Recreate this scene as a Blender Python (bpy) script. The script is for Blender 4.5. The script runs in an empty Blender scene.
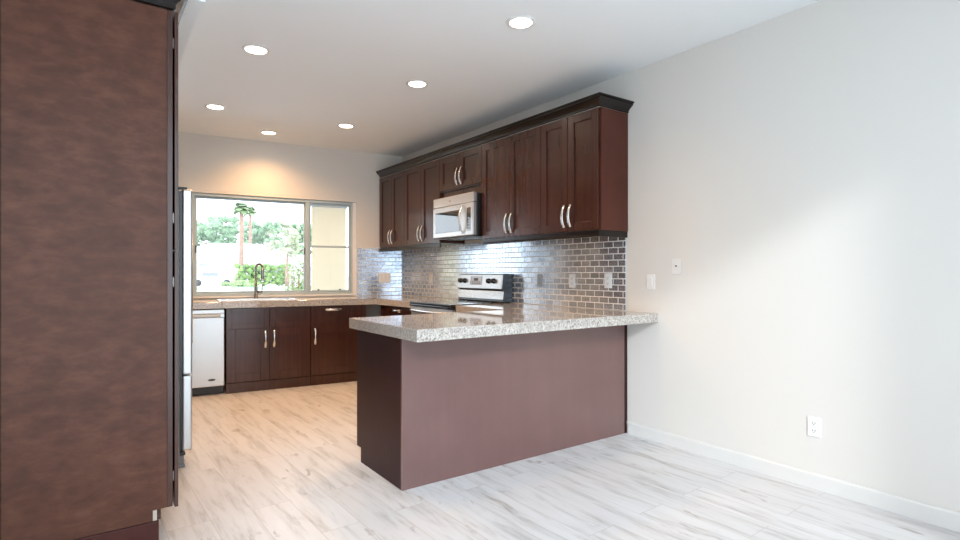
import bpy, bmesh, math, random
from mathutils import Vector, Matrix
random.seed(7)
PI = math.pi
S = bpy.context.scene
COL = S.collection

# ------------------------------------------------------------------ camera, world, sun, exposure
CAM_H = 1.2
cam_d = bpy.data.cameras.new('camera'); cam = bpy.data.objects.new('camera', cam_d); COL.objects.link(cam)
cam.location = (0, 0, CAM_H)
cam.rotation_euler = (PI/2, 0, -math.radians(35.55))
cam_d.sensor_width = 36.0
cam_d.lens = 545/960*36
cam_d.shift_y = 3/960
cam_d.clip_start = 0.02; cam_d.clip_end = 400
S.camera = cam

W = bpy.data.worlds.new('sky'); S.world = W; W.use_nodes = True
WN = W.node_tree.nodes; WL = W.node_tree.links
bg = WN['Background']; bg.inputs['Strength'].default_value = 2.3
tc = WN.new('ShaderNodeTexCoord'); sep = WN.new('ShaderNodeSeparateXYZ'); rmp = WN.new('ShaderNodeValToRGB')
WL.new(tc.outputs['Generated'], sep.inputs[0]); WL.new(sep.outputs['Z'], rmp.inputs[0]); WL.new(rmp.outputs[0], bg.inputs['Color'])
rmp.color_ramp.elements[0].color = (0.81, 0.91, 1.0, 1); rmp.color_ramp.elements[1].color = (0.70, 0.84, 1.0, 1)

sun_d = bpy.data.lights.new('sun', 'SUN'); sun = bpy.data.objects.new('sun', sun_d); COL.objects.link(sun)
sun_d.energy = 1.1; sun_d.angle = math.radians(6); sun_d.color = (0.95, 0.98, 1.0)
SUN_DIR = Vector((0.55, 1.0, -0.54)).normalized()
sun.rotation_euler = SUN_DIR.to_track_quat('-Z', 'Y').to_euler()
sun.location = (-3, -12, 6)

def portal(name, loc, rot, sx, sy):
    d = bpy.data.lights.new(name, 'AREA'); d.shape = 'RECTANGLE'; d.size = sx; d.size_y = sy
    d.cycles.is_portal = True
    o = bpy.data.objects.new(name, d); COL.objects.link(o); o.location = loc; o.rotation_euler = rot
    return o

S.view_settings.view_transform = 'Standard'; S.view_settings.look = 'None'
S.view_settings.exposure = 0.94; S.view_settings.gamma = 1.0; S.view_settings.use_curve_mapping = False

LAMP_W = 33.0
LAMP_COL = (1.0, 0.54, 0.23)

# ------------------------------------------------------------------ frames
TH = -0.11
WX = 3.28                      # right wall plane
CEIL = 2.705
BC = Vector((WX, 6.32, 0))     # back right corner; the window wall runs at angle TH
def bw(x, y, z=0):             # window-wall frame -> world
    c, s = math.cos(TH), math.sin(TH)
    return Vector((BC.x + x*c - y*s, BC.y + x*s + y*c, z))
def to_b(X, Y):
    c, s = math.cos(TH), math.sin(TH); dx, dy = X-BC.x, Y-BC.y
    return (dx*c+dy*s, -dx*s+dy*c)

# ------------------------------------------------------------------ materials
def mat(name):
    m = bpy.data.materials.new(name); m.use_nodes = True
    return m, m.node_tree.nodes, m.node_tree.links, m.node_tree.nodes['Principled BSDF']
def plain(name, col, rough=0.5, metal=0.0, spec=0.5, coat=0.0, emit=None, es=0):
    m, n, l, p = mat(name)
    tcn = n.new('ShaderNodeTexCoord'); ns = n.new('ShaderNodeTexNoise'); ns.inputs['Scale'].default_value = 9
    l.new(tcn.outputs['Object'], ns.inputs['Vector'])
    mx = n.new('ShaderNodeMix'); mx.data_type = 'RGBA'
    mx.inputs['A'].default_value = (*[c*0.97 for c in col], 1); mx.inputs['B'].default_value = (*[min(1, c*1.03) for c in col], 1)
    l.new(ns.outputs['Fac'], mx.inputs['Factor']); l.new(mx.outputs['Result'], p.inputs['Base Color'])
    p.inputs['Roughness'].default_value = rough; p.inputs['Metallic'].default_value = metal
    p.inputs['Specular IOR Level'].default_value = spec; p.inputs['Coat Weight'].default_value = coat
    p.inputs['Coat Roughness'].default_value = 0.12
    if emit: p.inputs['Emission Color'].default_value = (*emit, 1); p.inputs['Emission Strength'].default_value = es
    return m
def ramp(n, stops):
    r = n.new('ShaderNodeValToRGB'); e = r.color_ramp.elements
    while len(e) < len(stops): e.new(0.5)
    for k, (pos, c) in enumerate(stops): e[k].position = pos; e[k].color = (*c, 1)
    return r
def wood(name, c0, c1, c2, scale=(28, 28, 1.6), rough=0.34, coat=0.25, blotch=0.5, spec=0.5):
    m, n, l, p = mat(name)
    t = n.new('ShaderNodeTexCoord'); mp = n.new('ShaderNodeMapping'); mp.inputs['Scale'].default_value = scale
    l.new(t.outputs['Object'], mp.inputs[0])
    g = n.new('ShaderNodeTexNoise'); g.inputs['Scale'].default_value = 1; g.inputs['Detail'].default_value = 7; g.inputs['Roughness'].default_value = .62; g.inputs['Distortion'].default_value = .15
    l.new(mp.outputs[0], g.inputs['Vector'])
    b = n.new('ShaderNodeTexNoise'); b.inputs['Scale'].default_value = 4; b.inputs['Detail'].default_value = 4
    l.new(t.outputs['Object'], b.inputs['Vector'])
    mx = n.new('ShaderNodeMix'); mx.data_type = 'FLOAT'; mx.inputs['Factor'].default_value = blotch
    l.new(g.outputs['Fac'], mx.inputs['A']); l.new(b.outputs['Fac'], mx.inputs['B'])
    r = ramp(n, [(.30, c0), (.5, c1), (.72, c2)]); l.new(mx.outputs['Result'], r.inputs[0]); l.new(r.outputs[0], p.inputs['Base Color'])
    p.inputs['Roughness'].default_value = rough; p.inputs['Coat Weight'].default_value = coat; p.inputs['Coat Roughness'].default_value = .2
    p.inputs['Specular IOR Level'].default_value = spec
    bp = n.new('ShaderNodeBump'); bp.inputs['Strength'].default_value = .015; n.remove(bp)
    return m
def wall_paint(name, col, rough=0.75):
    m, n, l, p = mat(name)
    t = n.new('ShaderNodeTexCoord'); a = n.new('ShaderNodeTexNoise'); a.inputs['Scale'].default_value = 180; a.inputs['Detail'].default_value = 2
    l.new(t.outputs['Object'], a.inputs['Vector'])
    bp = n.new('ShaderNodeBump'); bp.inputs['Strength'].default_value = .06; bp.inputs['Distance'].default_value = .002
    l.new(a.outputs['Fac'], bp.inputs['Height']); l.new(bp.outputs[0], p.inputs['Normal'])
    p.inputs['Base Color'].default_value = (*col, 1); p.inputs['Roughness'].default_value = rough; p.inputs['Specular IOR Level'].default_value = .3
    return m

M = {}
M['wall'] = wall_paint('wall_paint', (0.735, 0.715, 0.67))
M['ceiling'] = wall_paint('ceiling_paint', (0.91, 0.955, 0.975))
M['trim'] = plain('white_trim', (0.86, 0.86, 0.85), .4)
M['base'] = plain('baseboard_paint', (.73, .725, .70), .35)
M['wood'] = wood('espresso_wood', (.034, .0102, .0053), (.054, .0165, .0086), (.080, .0255, .0138), scale=(30, 30, .9), blotch=.35, rough=.26, coat=.2, spec=.45)
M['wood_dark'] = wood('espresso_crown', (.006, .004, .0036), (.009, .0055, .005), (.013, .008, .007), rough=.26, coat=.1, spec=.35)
M['veneer'] = wood('glare_tinted_veneer', (.105, .043, .037), (.122, .053, .047), (.140, .063, .056), scale=(14, 14, 1.0), rough=.42, coat=.9, blotch=.6, spec=.9)  # dark cherry panel; daylight glare is mixed into its paler mauve base colour
M['end'] = wood('end_panel_wood', (.024, .0070, .0075), (.031, .0092, .0100), (.038, .0120, .0125), scale=(40, 40, 1.2), rough=.4, coat=0, spec=.2)
M['birch'] = wood('stained_birch_side', (.058, .0195, .0100), (.094, .0340, .0185), (.150, .060, .034), scale=(3.5, 9, 20), rough=.46, coat=0, blotch=.35, spec=.28)
M['toe'] = wood('red_brown_kick', (.045, .010, .008), (.06, .014, .010), (.075, .018, .013), rough=.35, coat=0, spec=.3)
M['raw'] = plain('raw_panel_edge', (.50, .43, .36), .7)
M['steel'] = plain('stainless_steel', (.74, .74, .73), .27, 1.0)
M['steel_l'] = plain('appliance_silver', (.57, .575, .57), .34, .85)
M['chrome'] = plain('polished_pull', (.82, .80, .77), .17, 1.0)
M['nickel'] = plain('brushed_nickel', (.34, .32, .30), .28, 1.0)
M['alu'] = plain('window_aluminium', (.43, .53, .57), .5, .1)
M['alu_d'] = plain('dark_latch', (.10, .09, .085), .4, .5)
M['black'] = plain('black_enamel', (.012, .012, .012), .25)
M['blackglass'] = plain('black_glass', (.006, .006, .007), .05, 0, .6, .5)
M['mirrorglass'] = plain('dark_mirror_glass', (.16, .16, .16), .03, .9)
M['grey_side'] = plain('grey_appliance_side', (.17, .165, .16), .45, .2)
M['plate'] = plain('white_plastic', (.86, .86, .85), .35)
M['plate_w'] = plain('painted_plate', (.80, .785, .76), .45)
M['plate_g'] = plain('steel_plate', (.30, .30, .30), .35, .7)
M['slot'] = plain('dark_slot', (.05, .05, .05), .5)
M['lcd'] = plain('display_glass', (.42, .47, .58), .15)
M['bronze'] = plain('dishwasher_pocket', (.33, .27, .21), .3, .9)
M['fabric'] = None

def granite():
    m, n, l, p = mat('speckled_quartz')
    t = n.new('ShaderNodeTexCoord')
    a = n.new('ShaderNodeTexNoise'); a.inputs['Scale'].default_value = 125; a.inputs['Detail'].default_value = 3; l.new(t.outputs['Object'], a.inputs['Vector'])
    ra = ramp(n, [(.28, (.16, .14, .125)), (.42, (.38, .35, .315)), (.58, (.53, .50, .46)), (.75, (.72, .70, .665))]); l.new(a.outputs['Fac'], ra.inputs[0])
    v = n.new('ShaderNodeTexVoronoi'); v.inputs['Scale'].default_value = 170; l.new(t.outputs['Object'], v.inputs['Vector'])
    rv = ramp(n, [(.0, (1, 1, 1)), (.24, (1, 1, 1)), (.32, (0, 0, 0))]); l.new(v.outputs['Distance'], rv.inputs[0])
    c = n.new('ShaderNodeTexNoise'); c.inputs['Scale'].default_value = 45; l.new(t.outputs['Object'], c.inputs['Vector'])
    rc = ramp(n, [(.50, (0, 0, 0)), (.57, (1, 1, 1))]); l.new(c.outputs['Fac'], rc.inputs[0])
    mu = n.new('ShaderNodeMath'); mu.operation = 'MULTIPLY'; l.new(rv.outputs[0], mu.inputs[0]); l.new(rc.outputs[0], mu.inputs[1])
    mx = n.new('ShaderNodeMix'); mx.data_type = 'RGBA'; mx.inputs['B'].default_value = (.05, .045, .04, 1)
    l.new(mu.outputs[0], mx.inputs['Factor']); l.new(ra.outputs[0], mx.inputs['A']); l.new(mx.outputs['Result'], p.inputs['Base Color'])
    p.inputs['Roughness'].default_value = .045; p.inputs['Specular IOR Level'].default_value = .6
    return m
M['granite'] = granite()

def tile_mat():
    m, n, l, p = mat('metallic_brick_tile')
    t = n.new('ShaderNodeTexCoord'); s = n.new('ShaderNodeSeparateXYZ'); cb = n.new('ShaderNodeCombineXYZ')
    l.new(t.outputs['Object'], s.inputs[0]); l.new(s.outputs['X'], cb.inputs['X']); l.new(s.outputs['Z'], cb.inputs['Y'])
    br = n.new('ShaderNodeTexBrick'); l.new(cb.outputs[0], br.inputs['Vector'])
    br.offset = .5; br.inputs['Scale'].default_value = 1; br.inputs['Brick Width'].default_value = .0955; br.inputs['Row Height'].default_value = .0478
    br.inputs['Mortar Size'].default_value = .0034; br.inputs['Mortar Smooth'].default_value = .1; br.inputs['Bias'].default_value = .1
    br.inputs['Color1'].default_value = (.52, .60, .70, 1); br.inputs['Color2'].default_value = (.78, .87, .97, 1); br.inputs['Mortar'].default_value = (.85, .84, .82, 1)
    l.new(br.outputs['Color'], p.inputs['Base Color'])
    inv = n.new('ShaderNodeMath'); inv.operation = 'SUBTRACT'; inv.inputs[0].default_value = 1; l.new(br.outputs['Fac'], inv.inputs[1])
    me = n.new('ShaderNodeMath'); me.operation = 'MULTIPLY'; me.inputs[1].default_value = .92; l.new(inv.outputs[0], me.inputs[0]); l.new(me.outputs[0], p.inputs['Metallic'])
    ns = n.new('ShaderNodeTexNoise'); ns.inputs['Scale'].default_value = 14; l.new(t.outputs['Object'], ns.inputs['Vector'])
    mr = n.new('ShaderNodeMapRange'); mr.inputs['To Min'].default_value = .19; mr.inputs['To Max'].default_value = .24; l.new(ns.outputs['Fac'], mr.inputs['Value'])
    mx = n.new('ShaderNodeMix'); mx.data_type = 'FLOAT'; mx.inputs['B'].default_value = .7; l.new(br.outputs['Fac'], mx.inputs['Factor']); l.new(mr.outputs[0], mx.inputs['A']); l.new(mx.outputs['Result'], p.inputs['Roughness'])
    tg = n.new('ShaderNodeCombineXYZ'); tg.inputs['Z'].default_value = 1; l.new(tg.outputs[0], p.inputs['Tangent']); p.inputs['Anisotropic'].default_value = .88
    bp = n.new('ShaderNodeBump'); bp.inputs['Strength'].default_value = .02; bp.inputs['Distance'].default_value = .001; l.new(inv.outputs[0], bp.inputs['Height']); l.new(bp.outputs[0], p.inputs['Normal'])
    return m
M['tile'] = tile_mat()

def floor_mat():
    m, n, l, p = mat('whitewashed_oak_laminate')
    t = n.new('ShaderNodeTexCoord'); mp = n.new('ShaderNodeMapping'); mp.inputs['Rotation'].default_value = (0, 0, math.radians(90-1.9))
    l.new(t.outputs['Object'], mp.inputs[0])                         # x of the mapped space runs along the planks
    br = n.new('ShaderNodeTexBrick'); l.new(mp.outputs[0], br.inputs['Vector'])
    br.offset = .37; br.inputs['Scale'].default_value = 1; br.inputs['Brick Width'].default_value = 1.22; br.inputs['Row Height'].default_value = .19
    br.inputs['Mortar Size'].default_value = .0016; br.inputs['Mortar Smooth'].default_value = .1
    br.inputs['Color1'].default_value = (0, 0, 0, 1); br.inputs['Color2'].default_value = (1, 1, 1, 1); br.inputs['Mortar'].default_value = (.5, .5, .5, 1)
    st = n.new('ShaderNodeMapping'); st.inputs['Scale'].default_value = (1.6, 13, 1); l.new(mp.outputs[0], st.inputs[0])
    off = n.new('ShaderNodeVectorMath'); off.operation = 'MULTIPLY_ADD'; off.inputs[1].default_value = (9, 31, 5); l.new(br.outputs['Color'], off.inputs[0]); l.new(st.outputs[0], off.inputs[2])
    g = n.new('ShaderNodeTexNoise'); g.inputs['Scale'].default_value = 1.3; g.inputs['Detail'].default_value = 8; g.inputs['Roughness'].default_value = .65; g.inputs['Distortion'].default_value = .35
    l.new(off.outputs[0], g.inputs['Vector'])
    rg = ramp(n, [(.25, (.33, .325, .325)), (.36, (.52, .515, .51)), (.50, (.665, .67, .675)), (.8, (.73, .74, .755))]); l.new(g.outputs['Fac'], rg.inputs[0])
    kn = n.new('ShaderNodeMapping'); kn.inputs['Scale'].default_value = (2.2, 6.5, 1); l.new(mp.outputs[0], kn.inputs[0])
    k = n.new('ShaderNodeTexNoise'); k.inputs['Scale'].default_value = 1.5; k.inputs['Detail'].default_value = 3; k.inputs['Distortion'].default_value = 1.2; l.new(kn.outputs[0], k.inputs['Vector'])
    rk = ramp(n, [(.64, (0, 0, 0)), (.73, (1, 1, 1))]); l.new(k.outputs['Fac'], rk.inputs[0])
    mk = n.new('ShaderNodeMath'); mk.operation = 'MULTIPLY'; mk.inputs[1].default_value = .6; l.new(rk.outputs[0], mk.inputs[0])
    m1 = n.new('ShaderNodeMix'); m1.data_type = 'RGBA'; m1.inputs['B'].default_value = (.26, .225, .20, 1); l.new(mk.outputs[0], m1.inputs['Factor']); l.new(rg.outputs[0], m1.inputs['A'])
    pv = n.new('ShaderNodeMapRange'); pv.inputs['To Min'].default_value = .95; pv.inputs['To Max'].default_value = 1.03; l.new(br.outputs['Color'], pv.inputs['Value'])
    m2 = n.new('ShaderNodeVectorMath'); m2.operation = 'SCALE'; l.new(m1.outputs['Result'], m2.inputs[0]); l.new(pv.outputs[0], m2.inputs['Scale'])
    m3 = n.new('ShaderNodeMix'); m3.data_type = 'RGBA'; m3.inputs['B'].default_value = (.52, .49, .46, 1); l.new(br.outputs['Fac'], m3.inputs['Factor']); l.new(m2.outputs[0], m3.inputs['A'])
    l.new(m3.outputs['Result'], p.inputs['Base Color'])
    p.inputs['Roughness'].default_value = .42; p.inputs['Specular IOR Level'].default_value = .4
    bp = n.new('ShaderNodeBump'); bp.inputs['Strength'].default_value = .08; bp.inputs['Distance'].default_value = .002; l.new(g.outputs['Fac'], bp.inputs['Height']); l.new(bp.outputs[0], p.inputs['Normal'])
    return m
M['floor'] = floor_mat()

def glass_mat():
    m, n, l, p = mat('clear_window_glass'); n.remove(p)
    tr = n.new('ShaderNodeBsdfTransparent'); gl = n.new('ShaderNodeBsdfGlossy'); gl.inputs['Roughness'].default_value = .01
    fr = n.new('ShaderNodeFresnel'); fr.inputs['IOR'].default_value = 1.35; mx = n.new('ShaderNodeMixShader')
    l.new(fr.outputs[0], mx.inputs[0]); l.new(tr.outputs[0], mx.inputs[1]); l.new(gl.outputs[0], mx.inputs[2]); l.new(mx.outputs[0], n['Material Output'].inputs['Surface'])
    return m
M['glass'] = glass_mat()
def fabric_mat():
    m, n, l, p = mat('beige_shade_fabric')
    p.inputs['Base Color'].default_value = (.86, .80, .69, 1); p.inputs['Roughness'].default_value = .9
    w = n.new('ShaderNodeTexWave'); w.inputs['Scale'].default_value = 120; t = n.new('ShaderNodeTexCoord'); l.new(t.outputs['Object'], w.inputs['Vector'])
    tl = n.new('ShaderNodeBsdfTranslucent'); tl.inputs['Color'].default_value = (.86, .79, .66, 1)
    bp = n.new('ShaderNodeBump'); bp.inputs['Strength'].default_value = .05; l.new(w.outputs['Fac'], bp.inputs['Height']); l.new(bp.outputs[0], p.inputs['Normal'])
    mx = n.new('ShaderNodeMixShader'); mx.inputs[0].default_value = .62
    l.new(p.outputs[0], mx.inputs[1]); l.new(tl.outputs[0], mx.inputs[2]); l.new(mx.outputs[0], n['Material Output'].inputs['Surface'])
    return m
M['fabric'] = fabric_mat()
def foliage(name, c0, c1, sc=3):
    m, n, l, p = mat(name)
    t = n.new('ShaderNodeTexCoord'); a = n.new('ShaderNodeTexNoise'); a.inputs['Scale'].default_value = sc; a.inputs['Detail'].default_value = 5; l.new(t.outputs['Object'], a.inputs['Vector'])
    r = ramp(n, [(.35, c0), (.65, c1)]); l.new(a.outputs['Fac'], r.inputs[0]); l.new(r.outputs[0], p.inputs['Base Color']); p.inputs['Roughness'].default_value = .7
    return m
M['hedge'] = foliage('hedge_leaves', (.09, .18, .03), (.22, .33, .08), 2)
M['tree'] = foliage('tree_leaves', (.10, .19, .09), (.27, .37, .23), 2.5)
M['tree_pale'] = foliage('pale_tree_leaves', (.26, .29, .17), (.48, .49, .34), 2.5)
M['shrub'] = foliage('shrub_leaves', (.10, .19, .05), (.34, .42, .19), 6)
M['palm'] = foliage('palm_fronds', (.12, .19, .08), (.27, .33, .18), 3)
M['lawn'] = foliage('lawn_grass', (.16, .33, .14), (.25, .41, .20), 1.5)
M['bark'] = foliage('palm_bark', (.22, .12, .085), (.34, .20, .14), 4)
M['stucco'] = plain('white_stucco', (.74, .73, .71), .9)
M['roof'] = plain('pale_roof', (.62, .59, .565), .9)
M['road'] = plain('street_surface', (.66, .66, .65), .9)
M['concrete'] = plain('pale_concrete', (.84, .83, .81), .9)
M['darkwin'] = plain('house_window', (.20, .21, .23), .2)
M['car'] = plain('pale_car_paint', (.62, .66, .70), .25)

# ------------------------------------------------------------------ mesh helpers
class MB:
    def __init__(s): s.bm = bmesh.new()
    def _bevel(s, geom, w, seg=2):
        if w > 0:
            es = list({e for v in geom for e in v.link_edges})
            bmesh.ops.bevel(s.bm, geom=es, offset=w, segments=seg, profile=.5, affect='EDGES', clamp_overlap=True)
    def box(s, x0, x1, y0, y1, z0, z1, bev=0.0, seg=2, mtx=None):
        x0, x1 = min(x0, x1), max(x0, x1); y0, y1 = min(y0, y1), max(y0, y1); z0, z1 = min(z0, z1), max(z0, z1)
        vs = [s.bm.verts.new(((x1 if i & 1 else x0), (y1 if i & 2 else y0), (z1 if i & 4 else z0))) for i in range(8)]
        for f in ((0, 2, 3, 1), (4, 5, 7, 6), (0, 1, 5, 4), (2, 6, 7, 3), (0, 4, 6, 2), (1, 3, 7, 5)): s.bm.faces.new([vs[i] for i in f])
        if mtx: bmesh.ops.transform(s.bm, matrix=mtx, verts=vs)
        s._bevel(vs, bev, seg); return s
    def prism(s, pts, z0, z1, bev=0.0, mtx=None):
        n = len(pts); a = [s.bm.verts.new((p[0], p[1], z0)) for p in pts]; b = [s.bm.verts.new((p[0], p[1], z1)) for p in pts]
        s.bm.faces.new(a[::-1]); s.bm.faces.new(b)
        for i in range(n): s.bm.faces.new((a[i], a[(i+1) % n], b[(i+1) % n], b[i]))
        if mtx: bmesh.ops.transform(s.bm, matrix=mtx, verts=a+b)
        s._bevel(a+b, bev); return s
    def tube(s, path, rad, seg=14, cap=True):
        path = [Vector(p) for p in path]; rings = []
        up = Vector((0, 0, 1)); d0 = (path[1]-path[0]).normalized()
        nrm = d0.orthogonal().normalized()
        for i, p in enumerate(path):
            d = (path[min(i+1, len(path)-1)]-path[max(i-1, 0)]).normalized()
            nrm = (nrm - d*nrm.dot(d)).normalized(); bn = d.cross(nrm)
            r = rad[i] if isinstance(rad, (list, tuple)) else rad
            rings.append([s.bm.verts.new(p + nrm*math.cos(2*PI*k/seg)*r + bn*math.sin(2*PI*k/seg)*r) for k in range(seg)])
        for i in range(len(rings)-1):
            for k in range(seg): s.bm.faces.new((rings[i][k], rings[i][(k+1) % seg], rings[i+1][(k+1) % seg], rings[i+1][k]))
        if cap: s.bm.faces.new(rings[0][::-1]); s.bm.faces.new(rings[-1])
        return s
    def lathe(s, prof, seg=32, c=(0, 0, 0), close=False):
        rings = [[s.bm.verts.new((c[0]+r*math.cos(2*PI*k/seg), c[1]+r*math.sin(2*PI*k/seg), c[2]+z)) for k in range(seg)] for r, z in prof]
        rr = list(range(len(rings)-1)) + ([len(rings)-1] if close else [])
        for i in rr:
            A, B = rings[i], rings[(i+1) % len(rings)]
            for k in range(seg): s.bm.faces.new((A[k], A[(k+1) % seg], B[(k+1) % seg], B[k]))
        if not close:
            s.bm.faces.new(rings[0][::-1]); s.bm.faces.new(rings[-1])
        return s
    def sweep(s, secs):      # list of closed cross sections with the same vertex count
        R = [[s.bm.verts.new(p) for p in sec] for sec in secs]; n = len(R[0])
        for i in range(len(R)-1):
            for k in range(n): s.bm.faces.new((R[i][k], R[i][(k+1) % n], R[i+1][(k+1) % n], R[i+1][k]))
        s.bm.faces.new(R[0][::-1]); s.bm.faces.new(R[-1]); return s
    def blob(s, c, r, sub=2, jit=.25, sq=(1, 1, 1)):
        g = bmesh.ops.create_icosphere(s.bm, subdivisions=sub, radius=1)
        for v in g['verts']:
            k = r*(1+random.uniform(-jit, jit)); v.co = Vector((c[0]+v.co.x*k*sq[0], c[1]+v.co.y*k*sq[1], c[2]+v.co.z*k*sq[2]))
        return s
    def build(s, name, m, parent=None, smooth=False, loc=None, rz=None):
        bmesh.ops.recalc_face_normals(s.bm, faces=s.bm.faces)
        me = bpy.data.meshes.new(name); s.bm.to_mesh(me); s.bm.free(); me.materials.append(m)
        if smooth:
            for p in me.polygons: p.use_smooth = True
        o = bpy.data.objects.new(name, me); COL.objects.link(o)
        if parent is not None: o.parent = parent
        if loc is not None: o.location = loc
        if rz is not None: o.rotation_euler = (0, 0, rz)
        return o
def thing(name, label, cat, loc=(0, 0, 0), rz=0, group=None):
    o = bpy.data.objects.new(name, None); COL.objects.link(o); o.empty_display_size = .1
    o.location = loc; o.rotation_euler = (0, 0, rz); return tag(o, label, cat, group)
def tag(o, label, cat, group=None):
    o['label'] = label; o['category'] = cat
    if group: o['group'] = group
    return o
def struct(name, mb, m, loc=None, rz=None, label=None):
    o = mb.build(name, m, None, False, loc, rz); o['kind'] = 'structure'
    if label: o['label'] = label
    return o

# cabinet parts: local frame of a unit = x to the right seen from the front, front faces -y, z up
def shaker(parent, name, x0, x1, z0, z1, yf, m, rail=.062, th=.019, label=None):
    mb = MB(); yb = yf + th; g = .0006
    mb.box(x0, x0+rail, yf, yb, z0, z1, .0018); mb.box(x1-rail, x1, yf, yb, z0, z1, .0018)
    mb.box(x0+rail+g, x1-rail-g, yf+.0003, yb, z1-rail, z1, .0015); mb.box(x0+rail+g, x1-rail-g, yf+.0003, yb, z0, z0+rail, .0015)
    mb.box(x0+rail-.004, x1-rail+.004, yf+.011, yb-.001, z0+rail-.004, z1-rail+.004)
    return mb.build(name, m, parent)
def pull(parent, x, z, yf, L=.168, vert=True):
    secs = []; n = 18
    for i in range(n+1):
        t = i/n; s = (t-.5)*L; out = .004 + .030*(math.sin(PI*t)**.55) if 0 < t < 1 else .0
        w = .0135 - .0025*math.sin(PI*t); th = .0075 if 0 < i < n else .006
        tn = -math.cos(PI*t)
        y1 = yf - out; y0 = y1 + th
        if i in (0, n): y0, y1 = yf-.0002, yf-.007
        sh = 0
        a = [(-w, y1), (w, y1), (w, y0), (-w, y0)]
        secs.append([(x+p, q, z+s) if vert else (x+s, q, z+p) for p, q in a])
    mb = MB(); mb.sweep(secs)
    for e in (-1, 1):
        s = e*(L/2-.006)
        if vert: mb.box(x-.009, x+.009, yf-.012, yf-.0003, z+s-.009, z+s+.009, .003)
        else: mb.box(x+s-.009, x+s+.009, yf-.012, yf-.0003, z-.009, z+.009, .003)
    return mb.build('handle', M['chrome'], parent, True)

# ------------------------------------------------------------------ room shell
FY = -0.45                                      # inner face of the garden-side wall just behind the camera
struct('floor', MB().box(-3.1, 3.5, FY-.2, 7.4, -.12, 0), M['floor'])
struct('ceiling', MB().box(-3.2, 3.5, FY-.3, 7.4, CEIL, CEIL+.12), M['ceiling'])
struct('wall_right', MB().box(WX, WX+.14, FY-.2, 6.9, -.1, CEIL+.02), M['wall'])
# window wall with its opening (its own frame)
WX0, WX1, WZ0, WZ1 = -2.985, -.600, .925, 2.075
mb = MB()
mb.box(-4.2, WX0, 0, .15, -.1, CEIL+.02); mb.box(WX1, .15, 0, .15, -.1, CEIL+.02)
mb.box(WX0, WX1, 0, .15, -.1, WZ0); mb.box(WX0, WX1, 0, .15, WZ1, CEIL+.02)
struct('wall_back', mb, M['wall'], BC, TH)
struct('wall_left', MB().box(-.44, -.315, 2.86, 7.2, -.1, CEIL+.02), M['wall'])
struct('wall_side', MB().box(-3.1, -.44, 2.86, 2.98, -.1, CEIL+.02), M['wall'])
struct('wall_west', MB().box(-3.2, -3.1, FY-.2, 3.0, -.1, CEIL+.02), M['wall'])
OX0, OX1, OZ1 = -1.3, 2.45, 2.62
mb = MB(); mb.box(-3.2, OX0, FY-.12, FY, -.1, CEIL+.02); mb.box(OX1, WX+.1, FY-.12, FY, -.1, CEIL+.02); mb.box(OX0, OX1, FY-.12, FY, OZ1, CEIL+.02)
struct('wall_front', mb, M['wall'])
mb = MB(); mb.box(OX0, OX0+.05, FY-.11, FY-.01, 0, OZ1, .004); mb.box(OX1-.05, OX1, FY-.11, FY-.01, 0, OZ1, .004); mb.box(OX0+.05, OX1-.05, FY-.11, FY-.01, OZ1-.05, OZ1, .004)
struct('trim_1', mb, M['trim'])
portal('garden_opening_portal', ((OX0+OX1)/2, FY-.13, OZ1/2), (PI/2, 0, 0), OX1-OX0, OZ1)
pc = bw((WX0+WX1)/2, .16, (WZ0+WZ1)/2)
portal('kitchen_window_portal', pc, (-PI/2, 0, TH), WX1-WX0, WZ1-WZ0)

mb = MB(); mb.prism([(0, 0), (-.014, 0), (-.014, .078), (-.008, .088), (0, .088)], FY+.001, 2.672, 0, Matrix(((1, 0, 0, WX-.0005), (0, 0, 1, 0), (0, 1, 0, .0005), (0, 0, 0, 1))))
struct('baseboard_right', mb, M['base'])
struct('trim_2', MB().box(-.315, .44, 2.84, 6.55, 2.475, CEIL-.001).box(.44, .452, 2.84, 6.55, 2.66, CEIL-.001), M['ceiling'])

# window_1 : aluminium slider, set in the opening
wn = bpy.data.objects.new('window_1', None); COL.objects.link(wn); wn.location = BC; wn.rotation_euler = (0, 0, TH); wn['kind'] = 'structure'
fx0, fx1, fz0, fz1 = WX0+.002, -.650, WZ0+.02, WZ1-.004
mb = MB()
for (a, b, c, d) in ((fx0, fx1, fz0, fz0+.028), (fx0, fx1, fz1-.032, fz1)): mb.box(a, b, .012, .085, c, d, .003)
for (a, b) in ((fx0, fx0+.022), (fx1-.022, fx1)): mb.box(a, b, .012, .085, fz0+.028, fz1-.032, .003)
mb.box(-1.212, -1.168, .008, .09, fz0+.028, fz1-.032, .003); mb.box(-2.424, -2.380, .008, .09, fz0+.028, fz1-.032, .003)
mb.build('window_frame', M['alu'], wn)
mb = MB(); mb.box(fx1+.001, WX1-.001, .004, .09, WZ0+.002, WZ1-.004, .002); mb.box(WX0+.001, fx1, -.012, .09, WZ0+.001, fz0-.001, .002)
mb.build('window_sill', M['trim'], wn)
def sash(x0, x1, z0, z1, y, t=.022, midrail=None, nm='sash'):
    mb = MB(); mb.box(x0, x0+t, y, y+.024, z0, z1, .002); mb.box(x1-t, x1, y, y+.024, z0, z1, .002)
    mb.box(x0+t, x1-t, y, y+.024, z0, z0+t, .002); mb.box(x0+t, x1-t, y, y+.024, z1-t, z1, .002)
    if midrail: mb.box(x0+t, x1-t, y-.006, y+.024, midrail-.011, midrail+.011, .002)
    s = mb.build(nm, M['alu'], wn)
    MB().box(x0+t-.004, x1-t+.004, y+.010, y+.014, z0+t-.004, z1-t+.004).build('pane', M['glass'], s)
    return s
s0 = sash(fx0+.023, -2.425, fz0+.029, fz1-.033, .03, .018, 1.519)
s1 = sash(-2.379, -1.206, fz0+.029, fz1-.033, .045)
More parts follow.
